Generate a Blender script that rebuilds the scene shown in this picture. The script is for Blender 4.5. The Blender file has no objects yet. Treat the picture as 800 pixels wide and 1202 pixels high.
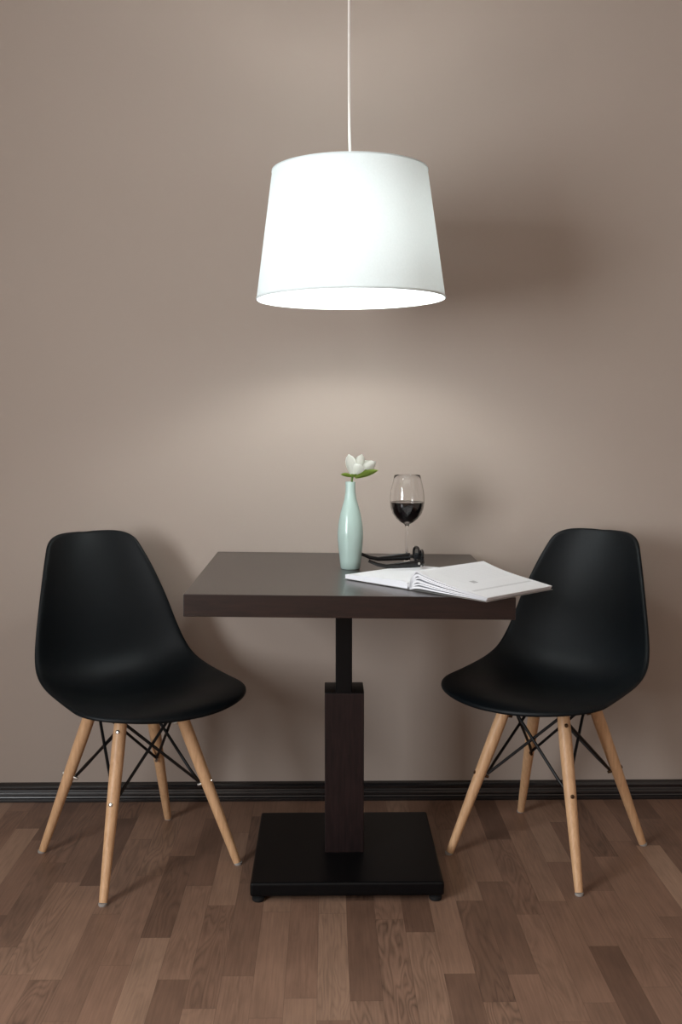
import bpy, bmesh, math, random
from mathutils import Vector, Matrix
random.seed(7)
PI = math.pi
SC = bpy.context.scene
COL = SC.collection

# ------------------------------------------------------------------ helpers
def lin(r, g, b):
    f = lambda c: (c/255/12.92) if c/255 <= .04045 else ((c/255+.055)/1.055)**2.4
    return (f(r), f(g), f(b), 1)

def finish(bm, angle=35):
    bmesh.ops.recalc_face_normals(bm, faces=bm.faces)
    for fc in bm.faces: fc.smooth = True
    for e in bm.edges:
        if len(e.link_faces) == 2 and e.calc_face_angle(0) > math.radians(angle): e.smooth = False

def obj(name, bm, mat, parent=None, angle=35, recalc=True, wn=False):
    if recalc: finish(bm, angle)
    me = bpy.data.meshes.new(name); bm.to_mesh(me); bm.free()
    me.materials.append(mat)
    o = bpy.data.objects.new(name, me); COL.objects.link(o)
    if parent: o.parent = parent
    if wn:
        md = o.modifiers.new('wn', 'WEIGHTED_NORMAL'); md.keep_sharp = True; md.weight = 100
    return o

def empty(name, loc, rz=0):
    o = bpy.data.objects.new(name, None); COL.objects.link(o)
    o.location = loc; o.rotation_euler = (0, 0, rz); o.empty_display_size = .1
    return o

def tag(o, label, cat, group=None):
    o['label'] = label; o['category'] = cat
    if group: o['group'] = group
    return o

def struct(o):
    o['kind'] = 'structure'; return o

def add_box(bm, lo, hi, bevel=0, seg=2):
    r = bmesh.ops.create_cube(bm, size=1)
    vs = r['verts']
    for v in vs:
        v.co = Vector([lo[i] + (v.co[i]+.5)*(hi[i]-lo[i]) for i in range(3)])
    if bevel:
        es = list({e for v in vs for e in v.link_edges})
        bmesh.ops.bevel(bm, geom=es, offset=bevel, segments=seg, profile=.6, affect='EDGES')
    return bm

def add_lathe(bm, prof, n=48, center=(0, 0), close=False):
    """prof: (r,z) list; r=0 ends make a pole"""
    rings = []
    for r, z in prof:
        if r < 1e-6: rings.append([bm.verts.new((center[0], center[1], z))])
        else: rings.append([bm.verts.new((center[0]+r*math.cos(2*PI*k/n), center[1]+r*math.sin(2*PI*k/n), z)) for k in range(n)])
    pairs = list(zip(rings, rings[1:]))
    if close: pairs.append((rings[-1], rings[0]))
    for a, b in pairs:
        for k in range(n):
            k2 = (k+1) % n
            if len(a) == 1 and len(b) == 1: continue
            if len(a) == 1: bm.faces.new((a[0], b[k], b[k2]))
            elif len(b) == 1: bm.faces.new((a[k], b[0], a[k2]))
            else: bm.faces.new((a[k], b[k], b[k2], a[k2]))
    return bm

def add_tube(bm, pts, rad, n=12, flat=1.0, up=None):
    """swept tube; rad is a number or list; capped. flat squashes it along the binormal"""
    pts = [Vector(p) for p in pts]
    R = rad if isinstance(rad, (list, tuple)) else [rad]*len(pts)
    rings = []; prev = None
    for i, p in enumerate(pts):
        t = (pts[min(i+1, len(pts)-1)] - pts[max(i-1, 0)]).normalized()
        if prev is None:
            h = Vector(up) if up else (Vector((0, 0, 1)) if abs(t.z) < .9 else Vector((1, 0, 0)))
            nrm = (h - t*h.dot(t)).normalized()
        else:
            nrm = (prev - t*prev.dot(t)).normalized()
        prev = nrm; bi = t.cross(nrm)
        rings.append([bm.verts.new(p + nrm*R[i]*math.cos(2*PI*k/n) + bi*R[i]*flat*math.sin(2*PI*k/n)) for k in range(n)])
    for a, b in zip(rings, rings[1:]):
        for k in range(n): bm.faces.new((a[k], b[k], b[(k+1) % n], a[(k+1) % n]))
    bm.faces.new(rings[0]); bm.faces.new(rings[-1][::-1])
    return bm

def cr(ts, vals, t):
    """Catmull-Rom through vals (tuples) at t measured in station index"""
    i = max(0, min(len(vals)-2, int(math.floor(t)))); f = t-i
    g = lambda k: Vector(vals[max(0, min(len(vals)-1, k))])
    p0, p1, p2, p3 = g(i-1), g(i), g(i+1), g(i+2)
    return .5*((2*p1) + (p2-p0)*f + (2*p0-5*p1+4*p2-p3)*f*f + (3*p1-p0-3*p2+p3)*f**3)

# ------------------------------------------------------------------ materials
def new_mat(name):
    m = bpy.data.materials.new(name); m.use_nodes = True
    nt = m.node_tree; b = nt.nodes['Principled BSDF']
    return m, nt, b

def N(nt, typ, **kw):
    n = nt.nodes.new(typ)
    for k, v in kw.items(): setattr(n, k, v)
    return n

def mathn(nt, op, a, b=None, c=None):
    n = nt.nodes.new('ShaderNodeMath'); n.operation = op
    for i, x in enumerate((a, b, c)):
        if x is None: continue
        if isinstance(x, (int, float)): n.inputs[i].default_value = x
        else: nt.links.new(x, n.inputs[i])
    return n.outputs[0]

def plain(name, col, rough=.5, spec=.5, metal=0, noise=.06, scale=60, bump=0, **kw):
    m, nt, b = new_mat(name)
    tc = N(nt, 'ShaderNodeTexCoord'); nz = N(nt, 'ShaderNodeTexNoise'); nz.inputs['Scale'].default_value = scale
    nz.inputs['Detail'].default_value = 4
    nt.links.new(tc.outputs['Object'], nz.inputs['Vector'])
    mx = N(nt, 'ShaderNodeMix', data_type='RGBA')
    nt.links.new(nz.outputs[0], mx.inputs['Factor'])
    mx.inputs['A'].default_value = tuple(c*(1-noise) for c in col[:3]) + (1,)
    mx.inputs['B'].default_value = tuple(min(1, c*(1+noise)) for c in col[:3]) + (1,)
    nt.links.new(mx.outputs['Result'], b.inputs['Base Color'])
    b.inputs['Roughness'].default_value = rough; b.inputs['Metallic'].default_value = metal
    b.inputs['Specular IOR Level'].default_value = spec
    for k, v in kw.items(): b.inputs[k].default_value = v
    if bump:
        bp = N(nt, 'ShaderNodeBump'); bp.inputs['Strength'].default_value = bump; bp.inputs['Distance'].default_value = .002
        nt.links.new(nz.outputs[0], bp.inputs['Height']); nt.links.new(bp.outputs[0], b.inputs['Normal'])
    return m

def wood(name, c1, c2, rough, stretch, scale=30, spec=.5, detail=6, coat=0):
    """fine straight grain, stretched along one axis of object space"""
    m, nt, b = new_mat(name)
    tc = N(nt, 'ShaderNodeTexCoord'); mp = N(nt, 'ShaderNodeMapping')
    mp.inputs['Scale'].default_value = stretch
    nt.links.new(tc.outputs['Object'], mp.inputs['Vector'])
    nz = N(nt, 'ShaderNodeTexNoise'); nz.inputs['Scale'].default_value = scale; nz.inputs['Detail'].default_value = detail
    nz.inputs['Roughness'].default_value = .65; nz.inputs['Distortion'].default_value = .6
    nt.links.new(mp.outputs[0], nz.inputs['Vector'])
    cr_ = N(nt, 'ShaderNodeValToRGB')
    cr_.color_ramp.elements[0].position = .3; cr_.color_ramp.elements[0].color = c1
    cr_.color_ramp.elements[1].position = .72; cr_.color_ramp.elements[1].color = c2
    nt.links.new(nz.outputs[0], cr_.inputs[0]); nt.links.new(cr_.outputs[0], b.inputs['Base Color'])
    b.inputs['Roughness'].default_value = rough; b.inputs['Specular IOR Level'].default_value = spec
    b.inputs['Coat Weight'].default_value = coat; b.inputs['Coat Roughness'].default_value = .2
    bp = N(nt, 'ShaderNodeBump'); bp.inputs['Strength'].default_value = .12; bp.inputs['Distance'].default_value = .001
    nt.links.new(nz.outputs[0], bp.inputs['Height']); nt.links.new(bp.outputs[0], b.inputs['Normal'])
    return m

FLOOR_SHIFT = -.0087
STRIPS = [(.604, .35, .2), (.491, .35, .7), (.04, .7, .45), (-.108, .4, .5), (.095, .55, .5), (.211, .15, .85), (.037, .6, .2), (-.068, .4, .7), (.05, .3, .6),
          (-.102, .6, .5), (-.035, .5, .75), (-.112, .85, .3), (-.046, .15, .75), (.288, .55, .6), (.228, .1, .75), (.052, .65, .15), (-.053, .2, .6), (.049, .2, .5),
          (-.122, .55, .4), (-.059, .45, .35), (.16, .45, .05), (-.004, .5, .4), (.193, .55, .5), (.292, .5, .3)]
def floor_material():
    m, nt, b = new_mat('oak_laminate')
    L = nt.links
    tc = N(nt, 'ShaderNodeTexCoord'); sp = N(nt, 'ShaderNodeSeparateXYZ'); L.new(tc.outputs['Object'], sp.inputs[0])
    W, LEN = .0656, .43
    xs = mathn(nt, 'DIVIDE', mathn(nt, 'ADD', sp.outputs['X'], 10.0+FLOOR_SHIFT), W)
    row = mathn(nt, 'FLOOR', xs); fx = mathn(nt, 'FRACT', xs)
    wr = N(nt, 'ShaderNodeTexWhiteNoise', noise_dimensions='1D'); L.new(row, wr.inputs['W'])
    # the strips under the table are laid as in the room (joint position and tone of the two boards meeting there); all others run at random
    def lut(vals):
        r = N(nt, 'ShaderNodeValToRGB'); r.color_ramp.interpolation = 'CONSTANT'; e = r.color_ramp.elements
        for i, v in enumerate(vals):
            el = e[i] if i < 2 else e.new(i/len(vals))
            el.position = i/len(vals); el.color = (v[0], v[1], v[2], 1)
        L.new(mathn(nt, 'DIVIDE', mathn(nt, 'ADD', row, .5-141), float(len(vals))), r.inputs[0])
        return r.outputs[0]
    tab = lut([((2+28-(12+b_)/LEN)/4, t0, t1) for b_, t0, t1 in STRIPS])
    known = mathn(nt, 'LESS_THAN', mathn(nt, 'ABSOLUTE', mathn(nt, 'SUBTRACT', row, 141+(len(STRIPS)-1)/2)), len(STRIPS)/2)
    offk = mathn(nt, 'SUBTRACT', mathn(nt, 'MULTIPLY', N_sep(nt, tab, 0), 4.0), 2.0)
    offr = mathn(nt, 'MULTIPLY', wr.outputs['Value'], 7.31)
    offs = mathn(nt, 'ADD', mathn(nt, 'MULTIPLY', offk, known), mathn(nt, 'MULTIPLY', offr, mathn(nt, 'SUBTRACT', 1, known)))
    ys = mathn(nt, 'ADD', mathn(nt, 'DIVIDE', mathn(nt, 'ADD', sp.outputs['Y'], 10.0), LEN), offs)
    idn = mathn(nt, 'FLOOR', ys); fy = mathn(nt, 'FRACT', ys)
    cb = N(nt, 'ShaderNodeCombineXYZ'); L.new(row, cb.inputs[0]); L.new(idn, cb.inputs[1])
    wn = N(nt, 'ShaderNodeTexWhiteNoise', noise_dimensions='2D'); L.new(cb.outputs[0], wn.inputs['Vector'])
    ramp = N(nt, 'ShaderNodeValToRGB'); ramp.color_ramp.interpolation = 'LINEAR'
    els = ramp.color_ramp.elements
    cols = [(0, (106, 80, 66)), (.2, (122, 94, 78)), (.5, (139, 108, 90)), (.8, (151, 120, 100)), (1, (166, 136, 115))]
    els[0].position = 0; els[0].color = lin(*cols[0][1]); els[1].position = 1; els[1].color = lin(*cols[-1][1])
    for p, c in cols[1:-1]:
        e = els.new(p); e.color = lin(*c)
    ia = mathn(nt, 'MULTIPLY', known, mathn(nt, 'COMPARE', idn, 28.0, .1)); ib = mathn(nt, 'MULTIPLY', known, mathn(nt, 'COMPARE', idn, 27.0, .1))
    tone = mathn(nt, 'MULTIPLY', wn.outputs['Value'], mathn(nt, 'SUBTRACT', 1, mathn(nt, 'ADD', ia, ib)))
    tone = mathn(nt, 'ADD', tone, mathn(nt, 'ADD', mathn(nt, 'MULTIPLY', ia, N_sep(nt, tab, 1)), mathn(nt, 'MULTIPLY', ib, N_sep(nt, tab, 2))))
    L.new(tone, ramp.inputs[0])
    # grain: every strip reads its own slice of a stretched noise and a wavy cathedral figure
    off = N(nt, 'ShaderNodeVectorMath', operation='SCALE'); L.new(wn.outputs['Color'], off.inputs[0]); off.inputs['Scale'].default_value = 37.
    ad = N(nt, 'ShaderNodeVectorMath', operation='ADD'); L.new(tc.outputs['Object'], ad.inputs[0]); L.new(off.outputs[0], ad.inputs[1])
    mp = N(nt, 'ShaderNodeMapping'); mp.inputs['Scale'].default_value = (16, 2.2, 1); L.new(ad.outputs[0], mp.inputs['Vector'])
    n1 = N(nt, 'ShaderNodeTexNoise'); n1.inputs['Scale'].default_value = 1.0; n1.inputs['Detail'].default_value = 2; n1.inputs['Distortion'].default_value = .3
    L.new(mp.outputs[0], n1.inputs['Vector'])
    rings = mathn(nt, 'SUBTRACT', mathn(nt, 'MULTIPLY', mathn(nt, 'ABSOLUTE', mathn(nt, 'SINE', mathn(nt, 'MULTIPLY', n1.outputs[0], 48.0))), 1.0), 1.0)
    mp2 = N(nt, 'ShaderNodeMapping'); mp2.inputs['Scale'].default_value = (230, 9, 1); L.new(ad.outputs[0], mp2.inputs['Vector'])
    n2 = N(nt, 'ShaderNodeTexNoise'); n2.inputs['Scale'].default_value = 1.0; n2.inputs['Detail'].default_value = 5; L.new(mp2.outputs[0], n2.inputs['Vector'])
    mp3 = N(nt, 'ShaderNodeMapping'); mp3.inputs['Scale'].default_value = (22, 7, 1); L.new(ad.outputs[0], mp3.inputs['Vector'])
    n3 = N(nt, 'ShaderNodeTexNoise'); n3.inputs['Scale'].default_value = 1.0; n3.inputs['Detail'].default_value = 3; L.new(mp3.outputs[0], n3.inputs['Vector'])
    figw = mathn(nt, 'MULTIPLY', mathn(nt, 'POWER', N_sep(nt, wn.outputs['Color'], 1), 3.0), .42)
    k = mathn(nt, 'ADD', .42, mathn(nt, 'MULTIPLY', n2.outputs[0], .62))
    k = mathn(nt, 'ADD', k, mathn(nt, 'MULTIPLY', n3.outputs[0], .52))
    k = mathn(nt, 'ADD', k, mathn(nt, 'MULTIPLY', rings, figw))
    # thin dark joints
    ex = mathn(nt, 'MINIMUM', fx, mathn(nt, 'SUBTRACT', 1, fx))
    ey = mathn(nt, 'MINIMUM', fy, mathn(nt, 'SUBTRACT', 1, fy))
    jx = mathn(nt, 'LESS_THAN', mathn(nt, 'MULTIPLY', ex, W), .0006)
    jy = mathn(nt, 'LESS_THAN', mathn(nt, 'MULTIPLY', ey, LEN), .0008)
    j = mathn(nt, 'MAXIMUM', jx, jy)
    k = mathn(nt, 'MULTIPLY', k, mathn(nt, 'SUBTRACT', 1, mathn(nt, 'MULTIPLY', j, .3)))
    sc = N(nt, 'ShaderNodeVectorMath', operation='SCALE'); L.new(ramp.outputs[0], sc.inputs[0]); L.new(k, sc.inputs['Scale'])
    L.new(sc.outputs[0], b.inputs['Base Color'])
    b.inputs['Roughness'].default_value = .42; b.inputs['Specular IOR Level'].default_value = .35
    bp = N(nt, 'ShaderNodeBump'); bp.inputs['Strength'].default_value = .08; bp.inputs['Distance'].default_value = .001
    L.new(k, bp.inputs['Height']); L.new(bp.outputs[0], b.inputs['Normal'])
    return m

def N_sep(nt, col, i):
    s = nt.nodes.new('ShaderNodeSeparateColor'); nt.links.new(col, s.inputs[0]); return s.outputs[i]

M = {}
M['floor'] = floor_material()
M['wall'] = plain('taupe_wall_paint', lin(175, 161, 150.5), .75, .25, noise=.015, scale=5, bump=.0)
M['white_paint'] = plain('white_paint', lin(225, 222, 216), .8, .2, noise=.01, scale=4)
M['skirting'] = plain('dark_skirting', lin(26, 24, 25), .27, .9, noise=.1, scale=12)
M['wenge'] = wood('wenge_veneer', lin(18, 10, 9), lin(42, 24, 21), .33, (1.2, 16, 16), 9, .5, coat=.32)
M['wenge_up'] = wood('wenge_veneer_upright', lin(18, 11, 12), lin(40, 26, 26), .42, (16, 16, 1.2), 9, .3)
M['black_metal'] = plain('black_powder_coat', lin(6, 6, 8), .42, .2, noise=.15, scale=300, bump=.05)
M['black_plastic'] = plain('black_plastic', lin(6, 12, 16), .50, .22, noise=.08, scale=200)
M['wire'] = plain('black_wire', lin(15, 15, 17), .4, .4)
M['leg_wood'] = wood('beech', lin(198, 154, 114), lin(226, 184, 142), .45, (14, 14, 1.0), 8, .4)
M['steel'] = plain('bright_steel', lin(215, 212, 205), .28, .5, metal=1)
M['bolt'] = plain('bronze_bolt', lin(96, 76, 58), .35, .5, metal=1)
M['glide'] = plain('grey_glide', lin(165, 160, 155), .5, .4)
M['rubber'] = plain('black_rubber', lin(22, 22, 23), .7, .3)
M['cord'] = plain('white_cord', lin(235, 228, 222), .5, .3)
M['white_plastic'] = plain('white_plastic', lin(235, 233, 230), .4, .4)
M['celadon'] = plain('celadon_glaze', lin(178, 200, 193), .16, .5, noise=.03, scale=18)
M['petal'] = plain('white_petal', lin(249, 251, 243), .55, .3, noise=.05, scale=90)
M['sepal'] = plain('green_sepal', lin(138, 162, 66), .5, .35, noise=.2, scale=120)
M['stem'] = plain('green_stem', lin(98, 122, 58), .5, .35, noise=.15, scale=120)
M['wine'] = plain('red_wine', lin(14, 3, 6), .04, .2, noise=.05, scale=5)
M['paper'] = plain('white_paper', lin(243, 244, 248), .7, .2, noise=.015, scale=30)
M['board'] = plain('white_board', lin(226, 224, 222), .5, .3, noise=.02, scale=30)
M['glossblack'] = plain('glossy_black', lin(10, 10, 12), .15, .5)
M['lens'] = plain('dark_lens', lin(30, 32, 36), .05, .7)

def glass_mat():
    m, nt, b = new_mat('clear_glass')
    b.inputs['Base Color'].default_value = (1, 1, 1, 1); b.inputs['Roughness'].default_value = 0
    b.inputs['Transmission Weight'].default_value = 1; b.inputs['IOR'].default_value = 1.45
    return m
M['glass'] = glass_mat()

def shade_mat():
    m = bpy.data.materials.new('white_shade_fabric'); m.use_nodes = True; nt = m.node_tree
    for n in list(nt.nodes): nt.nodes.remove(n)
    out = N(nt, 'ShaderNodeOutputMaterial'); d = N(nt, 'ShaderNodeBsdfDiffuse'); t = N(nt, 'ShaderNodeBsdfTranslucent'); mx = N(nt, 'ShaderNodeMixShader')
    tc = N(nt, 'ShaderNodeTexCoord'); nz = N(nt, 'ShaderNodeTexNoise'); nz.inputs['Scale'].default_value = 220
    nt.links.new(tc.outputs['Object'], nz.inputs['Vector'])
    rp = N(nt, 'ShaderNodeValToRGB'); rp.color_ramp.elements[0].color = (.78, .845, .855, 1); rp.color_ramp.elements[1].color = (.84, .905, .915, 1)
    nt.links.new(nz.outputs[0], rp.inputs[0])
    nt.links.new(rp.outputs[0], d.inputs[0]); nt.links.new(rp.outputs[0], t.inputs[0])
    mx.inputs[0].default_value = SHADE_T
    nt.links.new(d.outputs[0], mx.inputs[1]); nt.links.new(t.outputs[0], mx.inputs[2]); nt.links.new(mx.outputs[0], out.inputs[0])
    return m
SHADE_T = .07
M['shade'] = shade_mat()

BULB_S = 190
def emit_mat(name, col, s):
    m, nt, b = new_mat(name)
    b.inputs['Base Color'].default_value = col; b.inputs['Emission Color'].default_value = col; b.inputs['Emission Strength'].default_value = s
    return m
M['bulb'] = emit_mat('lit_bulb_glass', (.965, 1, .975, 1), BULB_S)


# ------------------------------------------------------------------ room
X0, X1, Y0, Y1, ZC = -1.95, 1.95, -1.6, 3.05, 2.6
T = .12
def slab(name, lo, hi, mat):
    return struct(obj(name, add_box(bmesh.new(), lo, hi), mat))
slab('floor', (X0-T, Y0-T, -.1), (X1+T, Y1+T, 0), M['floor'])
slab('ceiling', (X0-T, Y0-T, ZC), (X1+T, Y1+T, ZC+.1), M['white_paint'])
slab('wall_back', (X0-T, Y1, 0), (X1+T, Y1+T, ZC), M['wall'])
slab('wall_right', (X1, Y0, 0), (X1+T, Y1, ZC), M['wall'])
slab('wall_front', (X0-T, Y0-T, 0), (X1+T, Y0, ZC), M['wall'])
WY0, WY1, WZ0, WZ1 = -.85, .80, .70, 2.0            # the window in the left wall
bm = bmesh.new()
add_box(bm, (X0-T, Y0, 0), (X0, WY0, ZC)); add_box(bm, (X0-T, WY1, 0), (X0, Y1, ZC))
add_box(bm, (X0-T, WY0, 0), (X0, WY1, WZ0)); add_box(bm, (X0-T, WY0, WZ1), (X0, WY1, ZC))
struct(obj('wall_left', bm, M['wall']))
bm = bmesh.new()
for a in ((WY0, WZ0, WY1, WZ0+.06), (WY0, WZ1-.06, WY1, WZ1), (WY0, WZ0+.06, WY0+.06, WZ1-.06), (WY1-.06, WZ0+.06, WY1, WZ1-.06), ((WY0+WY1)/2-.04, WZ0+.06, (WY0+WY1)/2+.04, WZ1-.06)):
    add_box(bm, (X0-.09, a[0], a[1]), (X0-.04, a[2], a[3]), .004)
win = struct(obj('window_1', bm, M['white_paint']))
obj('window_pane', add_box(bmesh.new(), (X0-.07, WY0+.05, WZ0+.05), (X0-.064, WY1-.05, WZ1-.05)), M['glass'], win)

# skirting with two ribs, extruded along x
def skirting(name, prof, axis, a0, a1, wall):
    bm = bmesh.new(); ends = []
    for a in (a0, a1):
        ends.append([bm.verts.new((a, wall-d, z)) if axis == 'x' else bm.verts.new((wall+d, a, z)) for d, z in prof])
    n = len(prof)
    for i in range(n): bm.faces.new((ends[0][i], ends[0][(i+1) % n], ends[1][(i+1) % n], ends[1][i]))
    bm.faces.new(ends[0]); bm.faces.new(ends[1][::-1])
    return struct(obj(name, bm, M['skirting']))
SK = [(0, 0), (.021, 0), (.022, .004), (.0215, .010), (.017, .0125), (.016, .016), (.0195, .0195), (.020, .024), (.0185, .029),
      (.0155, .031), (.0145, .036), (.0165, .0395), (.0165, .045), (.012, .051), (.006, .054), (0, .055)]
skirting('baseboard_back', SK, 'x', X0, X1, Y1)
skirting('baseboard_left', SK, 'y', Y0, Y1-.023, X0)

# ------------------------------------------------------------------ pedestal table
TX, TY = .048, 2.593
TILT = math.radians(.75)
tb = empty('pedestal_table', (TX, TY, 0))
tag(tb, 'dark brown rectangular pedestal table on a flat black base plate, between the two chairs', 'table')
o = obj('tabletop', add_box(bmesh.new(), (-.3725, -.37, -.0255), (.3725, .37, .0255), .0022, 2), M['wenge'], tb, wn=True)
o.location = (.004, .067, .7275); o.rotation_euler = (0, TILT, 0)
bm = add_box(bmesh.new(), (-.0205, -.04, .02), (.0205, .04, .703), .004, 3)
o = obj('inner_post', bm, M['black_metal'], tb, wn=True); o.location = (-.005, -.008, 0); o['label'] = 'black metal inner post'
cs = obj('column_sleeve', add_box(bmesh.new(), (-.0495, -.05, .049), (.0495, .05, .462), .003, 2), M['wenge_up'], tb, wn=True)
cs.location = (-.004, 0, 0)
obj('sleeve_cap', add_box(bmesh.new(), (-.0495, -.05, .4622), (.0495, .05, .465), .001, 2), M['black_metal'], cs)
# bracket under the top
bp_ = obj('mounting_plate', add_box(bmesh.new(), (-.12, -.16, .6975), (.12, .16, .7005), .001, 1), M['black_metal'], tb)
bp_.rotation_euler = (0, TILT, 0)
bm = bmesh.new()
add_box(bm, (-.231, -.223, .016), (.231, .223, .05), .007, 4)
o = obj('base_plate', bm, M['black_metal'], tb, wn=True); o['label'] = 'flat black metal base plate'
for sx in (-1, 1):
    for sy in (-1, 1):
        f = add_lathe(bmesh.new(), [(0, 0), (.013, 0), (.0155, .003), (.0155, .010), (.010, .013), (.010, .017), (0, .017)], 24)
        o = obj('foot', f, M['rubber'], tb); o.location = (sx*.212, sy*.205, 0)

# ------------------------------------------------------------------ shell chairs
STN = [((0.2979, 0.4532), (0.2400, 0.2209, 0.4455)),
       ((0.2661, 0.4645), (0.2154, 0.2252, 0.4594)),
       ((0.1934, 0.4654), (0.1542, 0.2239, 0.4697)),
       ((0.0813, 0.4503), (0.0619, 0.2218, 0.4761)),
       ((-0.0282, 0.4357), (-0.0335, 0.2191, 0.4860)),
       ((-0.1105, 0.4400), (-0.0972, 0.2132, 0.5063)),
       ((-0.1637, 0.4699), (-0.1295, 0.2042, 0.5410)),
       ((-0.1949, 0.5321), (-0.1510, 0.1914, 0.5904)),
       ((-0.2196, 0.6190), (-0.1718, 0.1739, 0.6573)),
       ((-0.2483, 0.7155), (-0.2047, 0.1478, 0.7417)),
       ((-0.2687, 0.7818), (-0.2352, 0.1247, 0.8040)),
       ((-0.2866, 0.8331), (-0.2581, 0.1062, 0.8603))]
CS = [Vector((a, 0, z)) for (a, z), e in STN]; ES = [Vector(e) for c, e in STN]
def shell_bm():
    bm = bmesh.new(); ns = len(STN)-1
    # arc length along the centre line
    K = 240; L = [0]; pc = cr(None, CS, 0)
    for k in range(1, K+1):
        p = cr(None, CS, ns*k/K); L.append(L[-1]+(p-pc).length); pc = p
    tot = L[-1]
    def at(s):
        lo = 0
        for k in range(K):
            if L[k+1] >= s: return ns*(k+(s-L[k])/(L[k+1]-L[k]+1e-9))/K
        return ns
    RF, NF, RB, NB = .125, 2.3, .062, 2.35
    ss = []
    for k in range(15): ss.append(RF*(k/14)**2.2*1.0 + .0004)
    m = 26
    for k in range(1, m): ss.append(RF + (tot-RB-RF)*k/m)
    for k in range(13): ss.append(tot - RB*((12-k)/12)**2.2 - .0003)
    nu = 28; rows = []
    for s in ss:
        st = at(s); c = cr(None, CS, st); e = cr(None, ES, st)
        um = 1.0
        if s < RF: um = (1-(1-s/RF)**NF)**(1/NF)
        if tot-s < RB: um = (1-(1-(tot-s)/RB)**NB)**(1/NB)
        row = []
        for k in range(nu+1):
            u = um*(-1+2*k/nu); au = abs(u)
            w = au**2.6*.75 + .25*au**1.6
            row.append(bm.verts.new((c.x+(e.x-c.x)*w, e.y*math.copysign(au**.97, u) if u else 0, c.z+(e.z-c.z)*w)))
        rows.append(row)
    for a, b in zip(rows, rows[1:]):
        for k in range(nu): bm.faces.new((a[k], a[k+1], b[k+1], b[k]))
    bm.normal_update()
    # rolled rim: two rings carried outwards and away from the sitter
    for out, back in ((.006, .0035), (.0035, .0065)):
        bm.normal_update()
        be = [e for e in bm.edges if len(e.link_faces) == 1]
        bv = {v for e in be for v in e.verts}
        info = {}
        for v in bv:
            d = Vector((0, 0, 0))
            for e in v.link_edges:
                if len(e.link_faces) == 1:
                    f = e.link_faces[0]; t = (e.verts[1].co-e.verts[0].co).normalized()
                    q = t.cross(f.normal)
                    if q.dot(f.calc_center_median()-v.co) > 0: q = -q
                    d += q
            info[v] = (d.normalized(), v.normal.copy())
        nv = {v: bm.verts.new(v.co + info[v][0]*out + info[v][1]*RIMSIGN*back) for v in bv}
        for e in be:
            a, b = e.verts
            l = e.link_loops[0]
            if l.vert == a: bm.faces.new((b, a, nv[a], nv[b]))
            else: bm.faces.new((a, b, nv[b], nv[a]))
    bm.normal_update()
    return bm
RIMSIGN = -1
def leg_xy(z): return .190-.267*z
def make_chair(label):
    ch = empty('shell_chair', (0, 0, 0))
    tag(ch, label, 'chair', 'black shell chairs at the table')
    bm = shell_bm()
    # sitter side is up / forward: check that and flip if needed
    up = sum((f.normal.z for f in bm.faces if f.calc_center_median().z < .45 and abs(f.calc_center_median().y) < .1))
    if up < 0: bmesh.ops.reverse_faces(bm, faces=bm.faces); bm.normal_update()
    for f in bm.faces: f.smooth = True
    sh = obj('seat_shell', bm, M['black_plastic'], ch, recalc=False)
    md = sh.modifiers.new('thick', 'SOLIDIFY'); md.thickness = .0055; md.offset = -1
    sb = sh.modifiers.new('sub', 'SUBSURF'); sb.levels = 1; sb.render_levels = 1
    mp = obj('seat_mount', add_mount(), M['wire'], ch)
    tops = {}
    for sx, sy in ((1, 1), (1, -1), (-1, 1), (-1, -1)):
        P = lambda z, sx=sx, sy=sy: Vector((sx*leg_xy(z), sy*leg_xy(z)*.985, z))
        bm = bmesh.new(); zs = [.006, .03, .12, .22, .30, .345, .385, .402, .405]; rs = [.0100, .0108, .0128, .0150, .0163, .0165, .0160, .0152, .0125]
        add_tube(bm, [P(z) for z in zs], rs, 20)
        leg = obj('leg', bm, M['leg_wood'], ch)
        d = Vector((sx, sy, 0)).normalized()
        gl = bmesh.new(); add_lathe(gl, [(0, 0), (.0095, 0), (.0105, .0015), (.0105, .0065), (0, .0075)], 20)
        g = obj('foot_glide', gl, M['glide'], leg); g.location = P(0)
        for zb, rr in ((.215, .0150), (.376, .0161)):
            p = P(zb); sl = (P(.3)-P(.2)).normalized(); dd = (d - sl*d.dot(sl)).normalized()
            b = bmesh.new()
            add_tube(b, [p-dd*(rr+.010), p-dd*(rr+.003), p+dd*(rr-.001), p+dd*(rr+.0012), p+dd*(rr+.0022)], [.0036, .0046, .005, .005, .0032], 14)
            bo = obj('bolt', b, M['steel'], leg); bo['label'] = 'steel bolt'
        tops[(sx, sy)] = P
    for a, b in (((1, 1), (1, -1)), ((1, -1), (-1, -1)), ((-1, -1), (-1, 1)), ((-1, 1), (1, 1))):
        for lo, hi in ((a, b), (b, a)):
            il = Vector((-lo[0], -lo[1], 0)).normalized(); ih = Vector((-hi[0], -hi[1], 0)).normalized()
            p0 = tops[lo](.215)+il*.0205; p1 = tops[hi](.392)+ih*.021
            side = Vector((a[0]+b[0], a[1]+b[1], 0)).normalized()
            off = side*(.0028 if lo == a else -.0028)
            mid = (p0+p1)/2
            obj('brace_rod', add_tube(bmesh.new(), [p0, p0.lerp(mid, .3)+off, mid+off, p1.lerp(mid, .3)+off, p1], .0039, 10), M['wire'], ch)
    return ch
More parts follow.
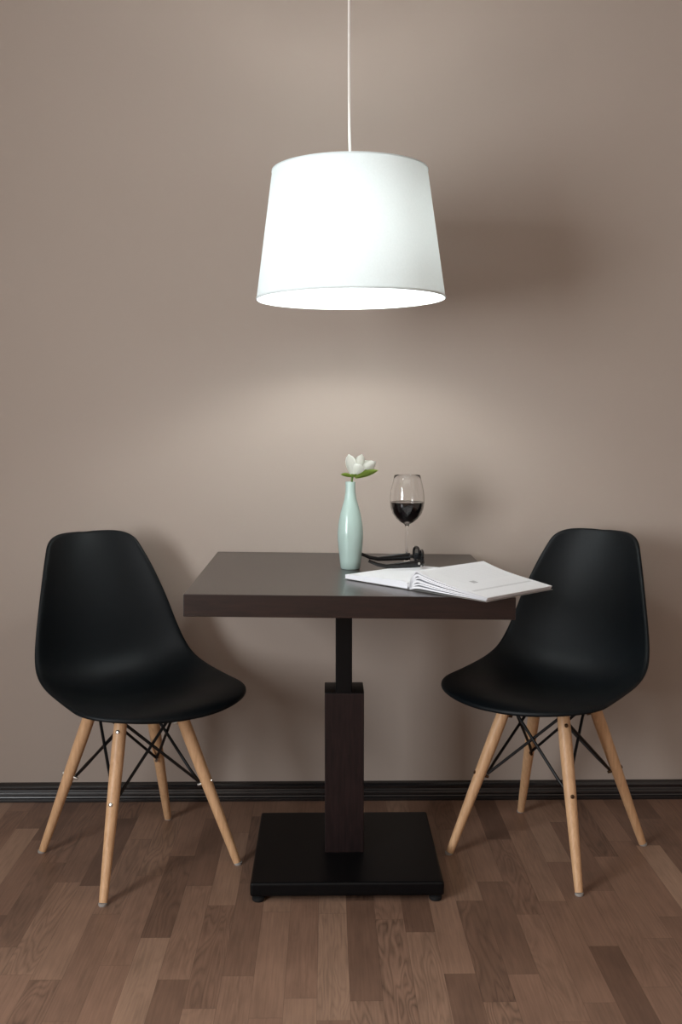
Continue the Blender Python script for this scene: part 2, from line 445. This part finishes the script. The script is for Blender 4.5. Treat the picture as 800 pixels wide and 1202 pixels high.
def add_mount():
    """black brackets: an X of flat bars under the shell with a short tab at every leg"""
    bm = bmesh.new()
    for s in (1, -1):
        c = leg_xy(.40)
        add_tube(bm, [(-c*1.05, -s*c*1.05, .404), (-c*.6, -s*c*.6, .404), (c*.6, s*c*.6, .404), (c*1.05, s*c*1.05, .404)], .006, 8)
    for sx in (1, -1):
        for sy in (1, -1):
            x, y = sx*.072, sy*.071
            add_lathe(bm, [(0, .396), (.013, .396), (.015, .404), (.017, .424), (0, .424)], 16, (x, y))
    return bm
def copy_tree(o, parent=None):
    c = o.copy(); COL.objects.link(c)
    if parent: c.parent = parent
    for ch in o.children: copy_tree(ch, c)
    return c
cL = make_chair('black shell chair on light wooden legs, at the left end of the table')
cL2 = copy_tree(cL)
cL.location = (-.4935, 2.6295, 0); cL.rotation_euler = (0, 0, math.radians(-53.4))
cL2.location = (.588, 2.669, 0); cL2.rotation_euler = (0, 0, math.radians(-130))
cL2['label'] = 'black shell chair on light wooden legs, behind the overhanging page of the book'
for lg in cL2.children:
    for b in lg.children:
        if b.name.startswith('bolt'):
            b.data = b.data.copy(); b.data.materials[0] = M['bolt']; b['label'] = 'dark bronze bolt'

# ------------------------------------------------------------------ pendant lamp
LX, LY = .0583, 2.5
lamp = empty('pendant_lamp', (LX, LY, 1.4295))
tag(lamp, 'white tapered drum pendant lamp hanging on a white cord above the table', 'lamp')
RB_, RT_, HS = .2240, .1825, .2985
bm = bmesh.new(); n = 96; rings = []
for k in range(9):
    t = k/8; rings.append([(RB_+(RT_-RB_)*t, HS*t)])
add_lathe(bm, [r[0] for r in rings], n)
sh = obj('lamp_shade', bm, M['shade'], lamp)
sh.rotation_euler = (0, math.radians(-.5), 0)
for (r, z, s) in ((RB_, 0, 1), (RT_, HS, -1)):
    q = bmesh.new(); rh = .005 if s > 0 else .003; dr = (RT_-RB_)/HS*rh*s
    add_lathe(q, [(r+.0012, z), (r+.0012+dr, z+rh*s), (r-.0012+dr, z+rh*s), (r-.0012, z)], n, close=True)
    obj('shade_rim', q, M['shade'], sh)
# spider: three arms from the top ring to the socket
q = bmesh.new()
for k in range(3):
    a = 2*PI*k/3+.4
    add_tube(q, [(.022*math.cos(a), .022*math.sin(a), .215), (.06*math.cos(a), .06*math.sin(a), .222), (.181*math.cos(a), .181*math.sin(a), HS-.006)], .002, 8)
add_lathe(q, [(.0185, .211), (.0235, .211), (.0235, .216), (.0185, .216)], 24, close=True)
obj('shade_spider', q, M['white_plastic'], lamp)
obj('lamp_socket', add_lathe(bmesh.new(), [(0, .275), (.006, .275), (.010, .262), (.018, .25), (.0185, .185), (.014, .182), (0, .182)], 28), M['white_plastic'], lamp)
obj('bulb', add_lathe(bmesh.new(), [(0, .086), (.010, .0875), (.02, .093), (.0275, .104), (.030, .118), (.0275, .134), (.02, .152), (.0145, .168), (.0135, .1815), (0, .1815)], 32), M['bulb'], lamp)
zt = ZC-1.4295
cp = [(-.001, 0, .272), (-.0015, 0, .31), (-.004, 0, .40), (-.0045, 0, .52), (-.0045, 0, .70), (-.003, 0, .9), (-.002, 0, zt-.03)]
obj('power_cord', add_tube(bmesh.new(), cp, .0032, 10), M['cord'], lamp)
obj('ceiling_rose', add_lathe(bmesh.new(), [(0, zt-.045), (.008, zt-.045), (.012, zt-.035), (.045, zt-.022), (.05, zt-.001), (0, zt-.001)], 32), M['white_plastic'], lamp)

# ------------------------------------------------------------------ things on the table
def ztop(x, y=0): return .7275 + .0255 - math.tan(TILT)*(x-TX-.004) + .0001
# vase
VX, VY = .0625, 2.712
vz = ztop(VX)
vp = [(0, 0), (.022, 0), (.0245, .002), (.0262, .02), (.0292, .05), (.0315, .078), (.0318, .095), (.0300, .118), (.0255, .145), (.0195, .168), (.0148, .186), (.0125, .203), (.0119, .218), (.0124, .2285), (.0118, .2300),
      (.0105, .2292), (.0100, .215), (.0105, .200), (.013, .182), (.02, .15), (.026, .11), (.026, .06), (.02, .012), (0, .008)]
v = obj('bud_vase', add_lathe(bmesh.new(), [(r*1.06, z) for r, z in vp], 48), M['celadon'], angle=60)
v.location = (VX, VY, vz); tag(v, 'pale celadon green slender bottle vase standing on the table', 'vase')
# flower
fl = empty('white_flower', (VX, VY, vz+.05))
tag(fl, 'white flower with green sepals in the pale green vase', 'flower')
obj('stem', add_tube(bmesh.new(), [(-.004, 0, -.035), (.0, .0, .06), (.003, 0, .15), (.004, 0, .185), (.006, 0, .200)], [.0026, .0026, .0026, .0028, .004], 10), M['stem'], fl)
def petal_bm(L, W, cup, tip=.58, curl=.25, blunt=.5, nl=12, nw=8, thick=.0009):
    """petal along +z, cupped towards +x"""
    bm = bmesh.new(); rows = []
    for i in range(nl+1):
        t = i/nl
        w = W*.5*((.24+.76*math.sin(PI/2*t/tip)**1.1) if t < tip else max(.06, 1-((t-tip)/(1-tip))**2.3)**blunt)
        row = []
        for k in range(nw+1):
            u = -1+2*k/nw
            x = cup*L*math.sin(PI*t*.5)**2*-1*(1-t*curl*2) - 0*u + .22*w*(u*u)*2
            row.append(bm.verts.new((x, u*w, t*L*(1-.05*u*u))))
        rows.append(row)
    for a, b in zip(rows, rows[1:]):
        for k in range(nw): bm.faces.new((a[k], a[k+1], b[k+1], b[k]))
    g = bmesh.ops.solidify(bm, geom=bm.faces[:], thickness=thick)
    return bm
def place_petal(name, mat, L, W, cup, face, lean_az, lean, base, **kw):
    """face: azimuth its outside looks to; it then leans by lean towards lean_az"""
    bm = petal_bm(L, W, cup, **kw)
    r = math.radians
    ax = Vector((-math.sin(r(lean_az)), math.cos(r(lean_az)), 0))
    bm.transform(Matrix.Translation(FB + Vector(base)) @ Matrix.Rotation(r(lean), 4, ax) @ Matrix.Rotation(r(face+180), 4, 'Z'))
    return obj(name, bm, mat, fl, angle=80)
FB = Vector((.009, 0, .196))
for face, la, lean, L, W, base in ((245, 190, 6, .057, .030, (-.006, -.005, 0)), (283, 5, 12, .058, .028, (.008, -.003, 0)), (292, 358, 50, .060, .031, (.010, -.004, 0)), (90, 60, 6, .046, .036, (0, .006, 0)),
                                   (272, 335, 28, .034, .036, (.004, -.008, 0)), (60, 10, 40, .052, .032, (.008, .005, 0)), (150, 175, 14, .050, .028, (-.005, .004, 0))):
    place_petal('petal', M['petal'], L, W, .14, face, la, lean, base)
for face, la, lean, L, W, base in ((285, 358, 66, .042, .020, (.002, -.008, -.004)), (295, 2, 72, .064, .018, (.004, -.008, -.006)), (235, 180, 80, .034, .013, (-.002, -.004, -.003)), (90, 90, 70, .028, .016, (0, .003, -.004)), (40, 20, 66, .046, .018, (.004, .004, -.004)), (270, 270, 60, .016, .016, (0, -.004, -.004))):
    p = place_petal('sepal', M['sepal'], L, W, -.05, face, la, lean, base, tip=.5, blunt=.75)
    p['label'] = 'green sepal'

# wine glass
GX, GY = .2185, 2.80
gz = ztop(GX)
gp_out = [(0, 0), (.034, 0), (.0352, .0010), (.0345, .0022), (.024, .0040), (.012, .0068), (.006, .0115), (.0042, .018), (.0036, .035), (.0036, .085), (.0042, .101), (.0070, .1105), (.0175, .1165), (.0300, .1268), (.0395, .1395), (.0449, .1540), (.0470, .170), (.0468, .186), (.0447, .203), (.0412, .2195), (.0377, .2335), (.0352, .2435)]
gp_in = [(.0346, .2441), (.0342, .2434), (.0367, .2335), (.0402, .2195), (.0436, .203), (.0456, .186), (.0458, .170), (.0437, .1546), (.0383, .1405), (.0290, .1283), (.0168, .1185), (.006, .1152), (0, .1143)]
wg = obj('wine_glass', add_lathe(bmesh.new(), gp_out+gp_in, 56), M['glass'], angle=80)
wg.location = (GX, GY, gz); tag(wg, 'clear stemmed wine glass half filled with red wine behind the book', 'glass')
wp = [(0, .1150), (.0055, .1158), (.0163, .1193), (.0284, .1291), (.0377, .1413), (.0430, .1550), (.0449, .1680), (.0450, .1715), (.0441, .1713), (0, .1710)]
wn_ = obj('red_wine', add_lathe(bmesh.new(), wp, 56), M['wine'], angle=50)
wn_.location = (GX, GY, gz); tag(wn_, 'dark red wine in the bowl of the stemmed glass', 'wine')

# open book: w = width direction (towards the camera's right), s = along the spine
BS = Vector((.188, 2.381, 0)); wd = Vector((.70, -.714, 0)).normalized(); sd = Vector((.714, .70, 0)).normalized(); BL = .254
bz = .7515
bk = empty('open_book', (BS.x, BS.y, ztop(BS.x)+.0005)); bk.rotation_euler = (0, TILT, 0)
tag(bk, 'open white book lying on the table, its right pages overhanging the table corner', 'book')
def sheet(name, prof, mat, s0=0, s1=BL, thick=.0004, parent=bk):
    """prof: list of (w,z) from the spine outwards"""
    bm = bmesh.new(); ns = 6; uvl = bm.loops.layers.uv.new('UVMap'); rows = []
    for w, z in prof:
        rows.append([bm.verts.new(wd*w + sd*(s0+(s1-s0)*k/ns) + Vector((0, 0, z))) for k in range(ns+1)])
    # arc length uv
    d = [0]
    for a, b in zip(prof, prof[1:]): d.append(d[-1]+math.hypot(b[0]-a[0], b[1]-a[1]))
    for i in range(len(prof)-1):
        for k in range(ns):
            f = bm.faces.new((rows[i][k], rows[i+1][k], rows[i+1][k+1], rows[i][k+1]))
            for l, (ii, kk) in zip(f.loops, ((i, k), (i+1, k), (i+1, k+1), (i, k+1))): l[uvl].uv = (d[ii]/d[-1], kk/ns)
    bmesh.ops.solidify(bm, geom=bm.faces[:], thickness=thick)
    return obj(name, bm, mat, parent, angle=50)
def page_prof(hump, wh, end_w, end_z, start=.004, n=26):
    P = []
    for k in range(n+1):
        t = k/n
        w = start*(1-t)+end_w*t
        w = start + (end_w-start)*(t**1.15)
        q = (w-start)/(wh-start)
        if q < 1: z = .006+(hump-.006)*math.sin(q*PI/2)**.75
        else:
            r = (w-wh)/(end_w-wh)
            z = end_z + (hump-end_z)*max(0, 1-r)**1.12*(1 - .18*math.sin(PI*r)) 
        P.append((w, z))
    return P
def print_mat():
    m, nt, b = new_mat('printed_page'); L = nt.links
    uv = N(nt, 'ShaderNodeUVMap'); sp = N(nt, 'ShaderNodeSeparateXYZ'); L.new(uv.outputs[0], sp.inputs[0])
    U, V = sp.outputs[0], sp.outputs[1]
    band = lambda c, a, w: mathn(nt, 'LESS_THAN', mathn(nt, 'ABSOLUTE', mathn(nt, 'SUBTRACT', c, a)), w)
    AND = lambda a, b_: mathn(nt, 'MULTIPLY', a, b_)
    ruled = AND(band(U, .80, .016), band(V, .5, .44))                       # grey rule next to the fore-edge
    nz = N(nt, 'ShaderNodeTexNoise'); nz.inputs['Scale'].default_value = 90; L.new(uv.outputs[0], nz.inputs['Vector'])
    lines = AND(AND(band(mathn(nt, 'FRACT', mathn(nt, 'MULTIPLY', U, 34)), .5, .22), band(U, .42, .17)), AND(band(V, .55, .36), mathn(nt, 'GREATER_THAN', nz.outputs[0], .47)))
    mark = AND(band(U, .60, .03), band(V, .335, .035))
    lines2 = AND(AND(band(mathn(nt, 'FRACT', mathn(nt, 'MULTIPLY', U, 34)), .5, .2), band(U, .72, .06)), AND(band(V, .62, .28), mathn(nt, 'GREATER_THAN', nz.outputs[0], .5)))
    k = mathn(nt, 'ADD', mathn(nt, 'ADD', mathn(nt, 'MULTIPLY', ruled, .22), mathn(nt, 'MULTIPLY', lines, .06)), mathn(nt, 'ADD', mathn(nt, 'MULTIPLY', mark, .45), mathn(nt, 'MULTIPLY', lines2, .06)))
    mx = N(nt, 'ShaderNodeMix', data_type='RGBA'); L.new(mathn(nt, 'MINIMUM', k, .7), mx.inputs['Factor'])
    mx.inputs['A'].default_value = lin(230, 230, 233); mx.inputs['B'].default_value = lin(70, 68, 74)
    L.new(mx.outputs['Result'], b.inputs['Base Color']); b.inputs['Roughness'].default_value = .6; b.inputs['Specular IOR Level'].default_value = .25
    return m
M['print'] = print_mat()
# cover
sheet('cover', [(-.208, .0015), (-.10, .0013), (-.01, .0011), (.01, .0011), (.10, .0013), (.229, .0016)], M['board'], -.002, BL+.002, .0014)
# left block of pages: a solid wedge with a gently rounded shoulder
bm = bmesh.new()
Lp = [(-.204, .0022), (-.002, .0022), (-.0005, .008), (-.003, .0145), (-.010, .0175), (-.03, .0185), (-.08, .0170), (-.14, .0148), (-.20, .0125), (-.2045, .0115)]
ends = [[bm.verts.new(wd*w+sd*s+Vector((0, 0, z))) for w, z in Lp] for s in (.001, BL-.001)]
for i in range(len(Lp)): bm.faces.new((ends[0][i], ends[0][(i+1) % len(Lp)], ends[1][(i+1) % len(Lp)], ends[1][i]))
bm.faces.new(ends[0]); bm.faces.new(ends[1][::-1])
obj('page_block', bm, M['paper'], bk)
def bundle(name, prof, t0, t1, mat):
    """a leaf of several pages: thick at the spine, thin at the fore-edge"""
    bm = bmesh.new(); uvl = bm.loops.layers.uv.new('UVMap'); n = len(prof); top = [Vector((w, z)) for w, z in prof]; low = []
    for i, p in enumerate(top):
        t = (top[min(i+1, n-1)]-top[max(i-1, 0)]).normalized(); r = i/(n-1)
        low.append(p - Vector((-t.y, t.x))*(t0*(1-r)**1.2 + t1))
    d = [0]
    for a, b in zip(top, top[1:]): d.append(d[-1]+(b-a).length)
    S = [.001, BL*.25, BL*.5, BL*.75, BL-.001]
    V = lambda p, q: bm.verts.new(wd*p.x + sd*q + Vector((0, 0, p.y)))
    tv = [[V(p, q) for q in S] for p in top]; lv = [[V(p, q) for q in S] for p in low]
    for i in range(n-1):
        for k in range(4):
            f = bm.faces.new((tv[i][k], tv[i+1][k], tv[i+1][k+1], tv[i][k+1]))
            for l, (ii, kk) in zip(f.loops, ((i, k), (i+1, k), (i+1, k+1), (i, k+1))): l[uvl].uv = (d[ii]/d[-1], kk/4)
            bm.faces.new((lv[i][k], lv[i][k+1], lv[i+1][k+1], lv[i+1][k]))
        bm.faces.new((tv[i][0], lv[i][0], lv[i+1][0], tv[i+1][0])); bm.faces.new((tv[i][4], tv[i+1][4], lv[i+1][4], lv[i][4]))
    for i in (0, n-1):
        for k in range(4): bm.faces.new((tv[i][k], tv[i][k+1], lv[i][k+1], lv[i][k]) if i == 0 else (tv[i][k], lv[i][k], lv[i][k+1], tv[i][k+1]))
    return obj(name, bm, mat, bk, angle=50)
NP = 6
for i in range(NP):
    t = i/(NP-1)
    hump = .011+.037*t; wh = .038-.010*t + .004*math.sin(i*2.4)
    pr = page_prof(hump, wh, .225+.003*t, .0040+.0062*t, .001+.003*(1-t))
    pg = bundle('page', pr, (.0052, .0042, .0058, .0038, .0060, .0048)[i], .0006, M['print'] if i == NP-1 else M['paper'])
    if i == NP-1: pg['label'] = 'topmost right page with a faint grey rule'

# sunglasses: open, lenses to the right, temples to the left
sg = empty('sunglasses', (.243, 2.672, .7705), math.radians(6))
tag(sg, 'black sunglasses lying open with one arm towards the vase, behind the open book', 'sunglasses')
def lens_ring(cy, ry=.027, rz=.019, cz=.021, n=40):
    P = []
    for k in range(n):
        a = 2*PI*k/n; c, s = math.cos(a), math.sin(a)
        P.append(Vector((-.006*((cy+ry*abs(c)**.8*math.copysign(1, c))/.07)**2, cy+ry*math.copysign(abs(c)**.8, c), cz+rz*math.copysign(abs(s)**.8, s))))
    return P
q = bmesh.new()
for cy in (-.036, .036):
    P = lens_ring(cy); n = len(P); rings = []
    for i, p in enumerate(P):
        t = (P[(i+1) % n]-P[i-1]).normalized(); o1 = Vector((1, 0, 0)); o2 = t.cross(o1).normalized()
        rings.append([q.verts.new(p+o1*.0032*math.cos(b*PI/3)+o2*.0034*math.sin(b*PI/3)) for b in range(6)])
    for i in range(n):
        a, b = rings[i], rings[(i+1) % n]
        for k in range(6): q.faces.new((a[k], a[(k+1) % 6], b[(k+1) % 6], b[k]))
add_tube(q, [(0, -.011, .012), (.002, 0, .009), (0, .011, .012)], .0028, 10)
for s in (-1, 1): add_tube(q, [(-.004, s*.061, .012), (-.008, s*.068, .011), (-.014, s*.070, .011)], [.004, .0045, .0035], 10)
obj('front_frame', q, M['glossblack'], sg)
for cy in (-.036, .036):
    q = bmesh.new(); P = [p for p in lens_ring(cy, .0255, .0175)]
    c = sum(P, Vector())/len(P); cf = q.verts.new(c+Vector((.0012, 0, 0))); vs = [q.verts.new(p) for p in P]
    cb_ = q.verts.new(c+Vector((-.0012, 0, 0)))
    for i in range(len(P)):
        q.faces.new((cf, vs[i], vs[(i+1) % len(P)])); q.faces.new((cb_, vs[(i+1) % len(P)], vs[i]))
    obj('lens', q, M['lens'], sg)
for s in (-1, 1):
    q = bmesh.new()
    add_tube(q, [(-.013, s*.070, .011), (-.04, s*.071, .0095), (-.08, s*.070, .0065), (-.10, s*.069, .0055), (-.122, s*.068, .010), (-.145, s*.066, .020)], [.009, .0088, .0065, .0052, .0046, .0040], 12, flat=.32, up=(0, 0, 1))
    tp = obj('temple', q, M['glossblack'], sg)
    h = bmesh.new(); add_lathe(h, [(0, -.0012), (.003, -.0010), (.0034, 0), (.003, .001), (0, .0012)], 14)
    h.transform(Matrix.Translation((-.017, s*.0735, .012)) @ Matrix.Rotation(PI/2, 4, 'X'))
    hh = obj('hinge_stud', h, M['steel'], tp); hh['label'] = 'silver hinge stud'

# ------------------------------------------------------------------ light
def area(name, loc, rot, sx, sy, power, col):
    l = bpy.data.lights.new(name, 'AREA'); l.shape = 'RECTANGLE'; l.size = sx; l.size_y = sy; l.energy = power; l.color = col
    o = bpy.data.objects.new(name, l); COL.objects.link(o); o.location = loc; o.rotation_euler = rot
    return o
WIN_P, WORLD = 108, .35
area('window_daylight', (X0-.035, (WY0+WY1)/2, (WZ0+WZ1)/2), (0, -PI/2, 0), WZ1-WZ0-.12, WY1-WY0-.12, WIN_P, (.93, .97, 1.0))
w = bpy.data.worlds.new('daylight'); SC.world = w; w.use_nodes = True
bg = w.node_tree.nodes['Background']; bg.inputs[0].default_value = (.8, .9, 1, 1); bg.inputs[1].default_value = WORLD

# ------------------------------------------------------------------ camera
cam = bpy.data.cameras.new('camera'); co = bpy.data.objects.new('camera', cam); COL.objects.link(co)
cam.sensor_fit = 'VERTICAL'; cam.sensor_height = 36.0; cam.lens = 36.0*1216/1202; cam.clip_start = .05
co.location = (0, 0, 1.15)
co.rotation_euler = (math.radians(90-5.2), 0, math.radians(-.8))
SC.camera = co
vs_ = SC.view_settings
vs_.view_transform = 'Standard'; vs_.look = 'None'; vs_.gamma = 1; vs_.exposure = 0; vs_.use_curve_mapping = False
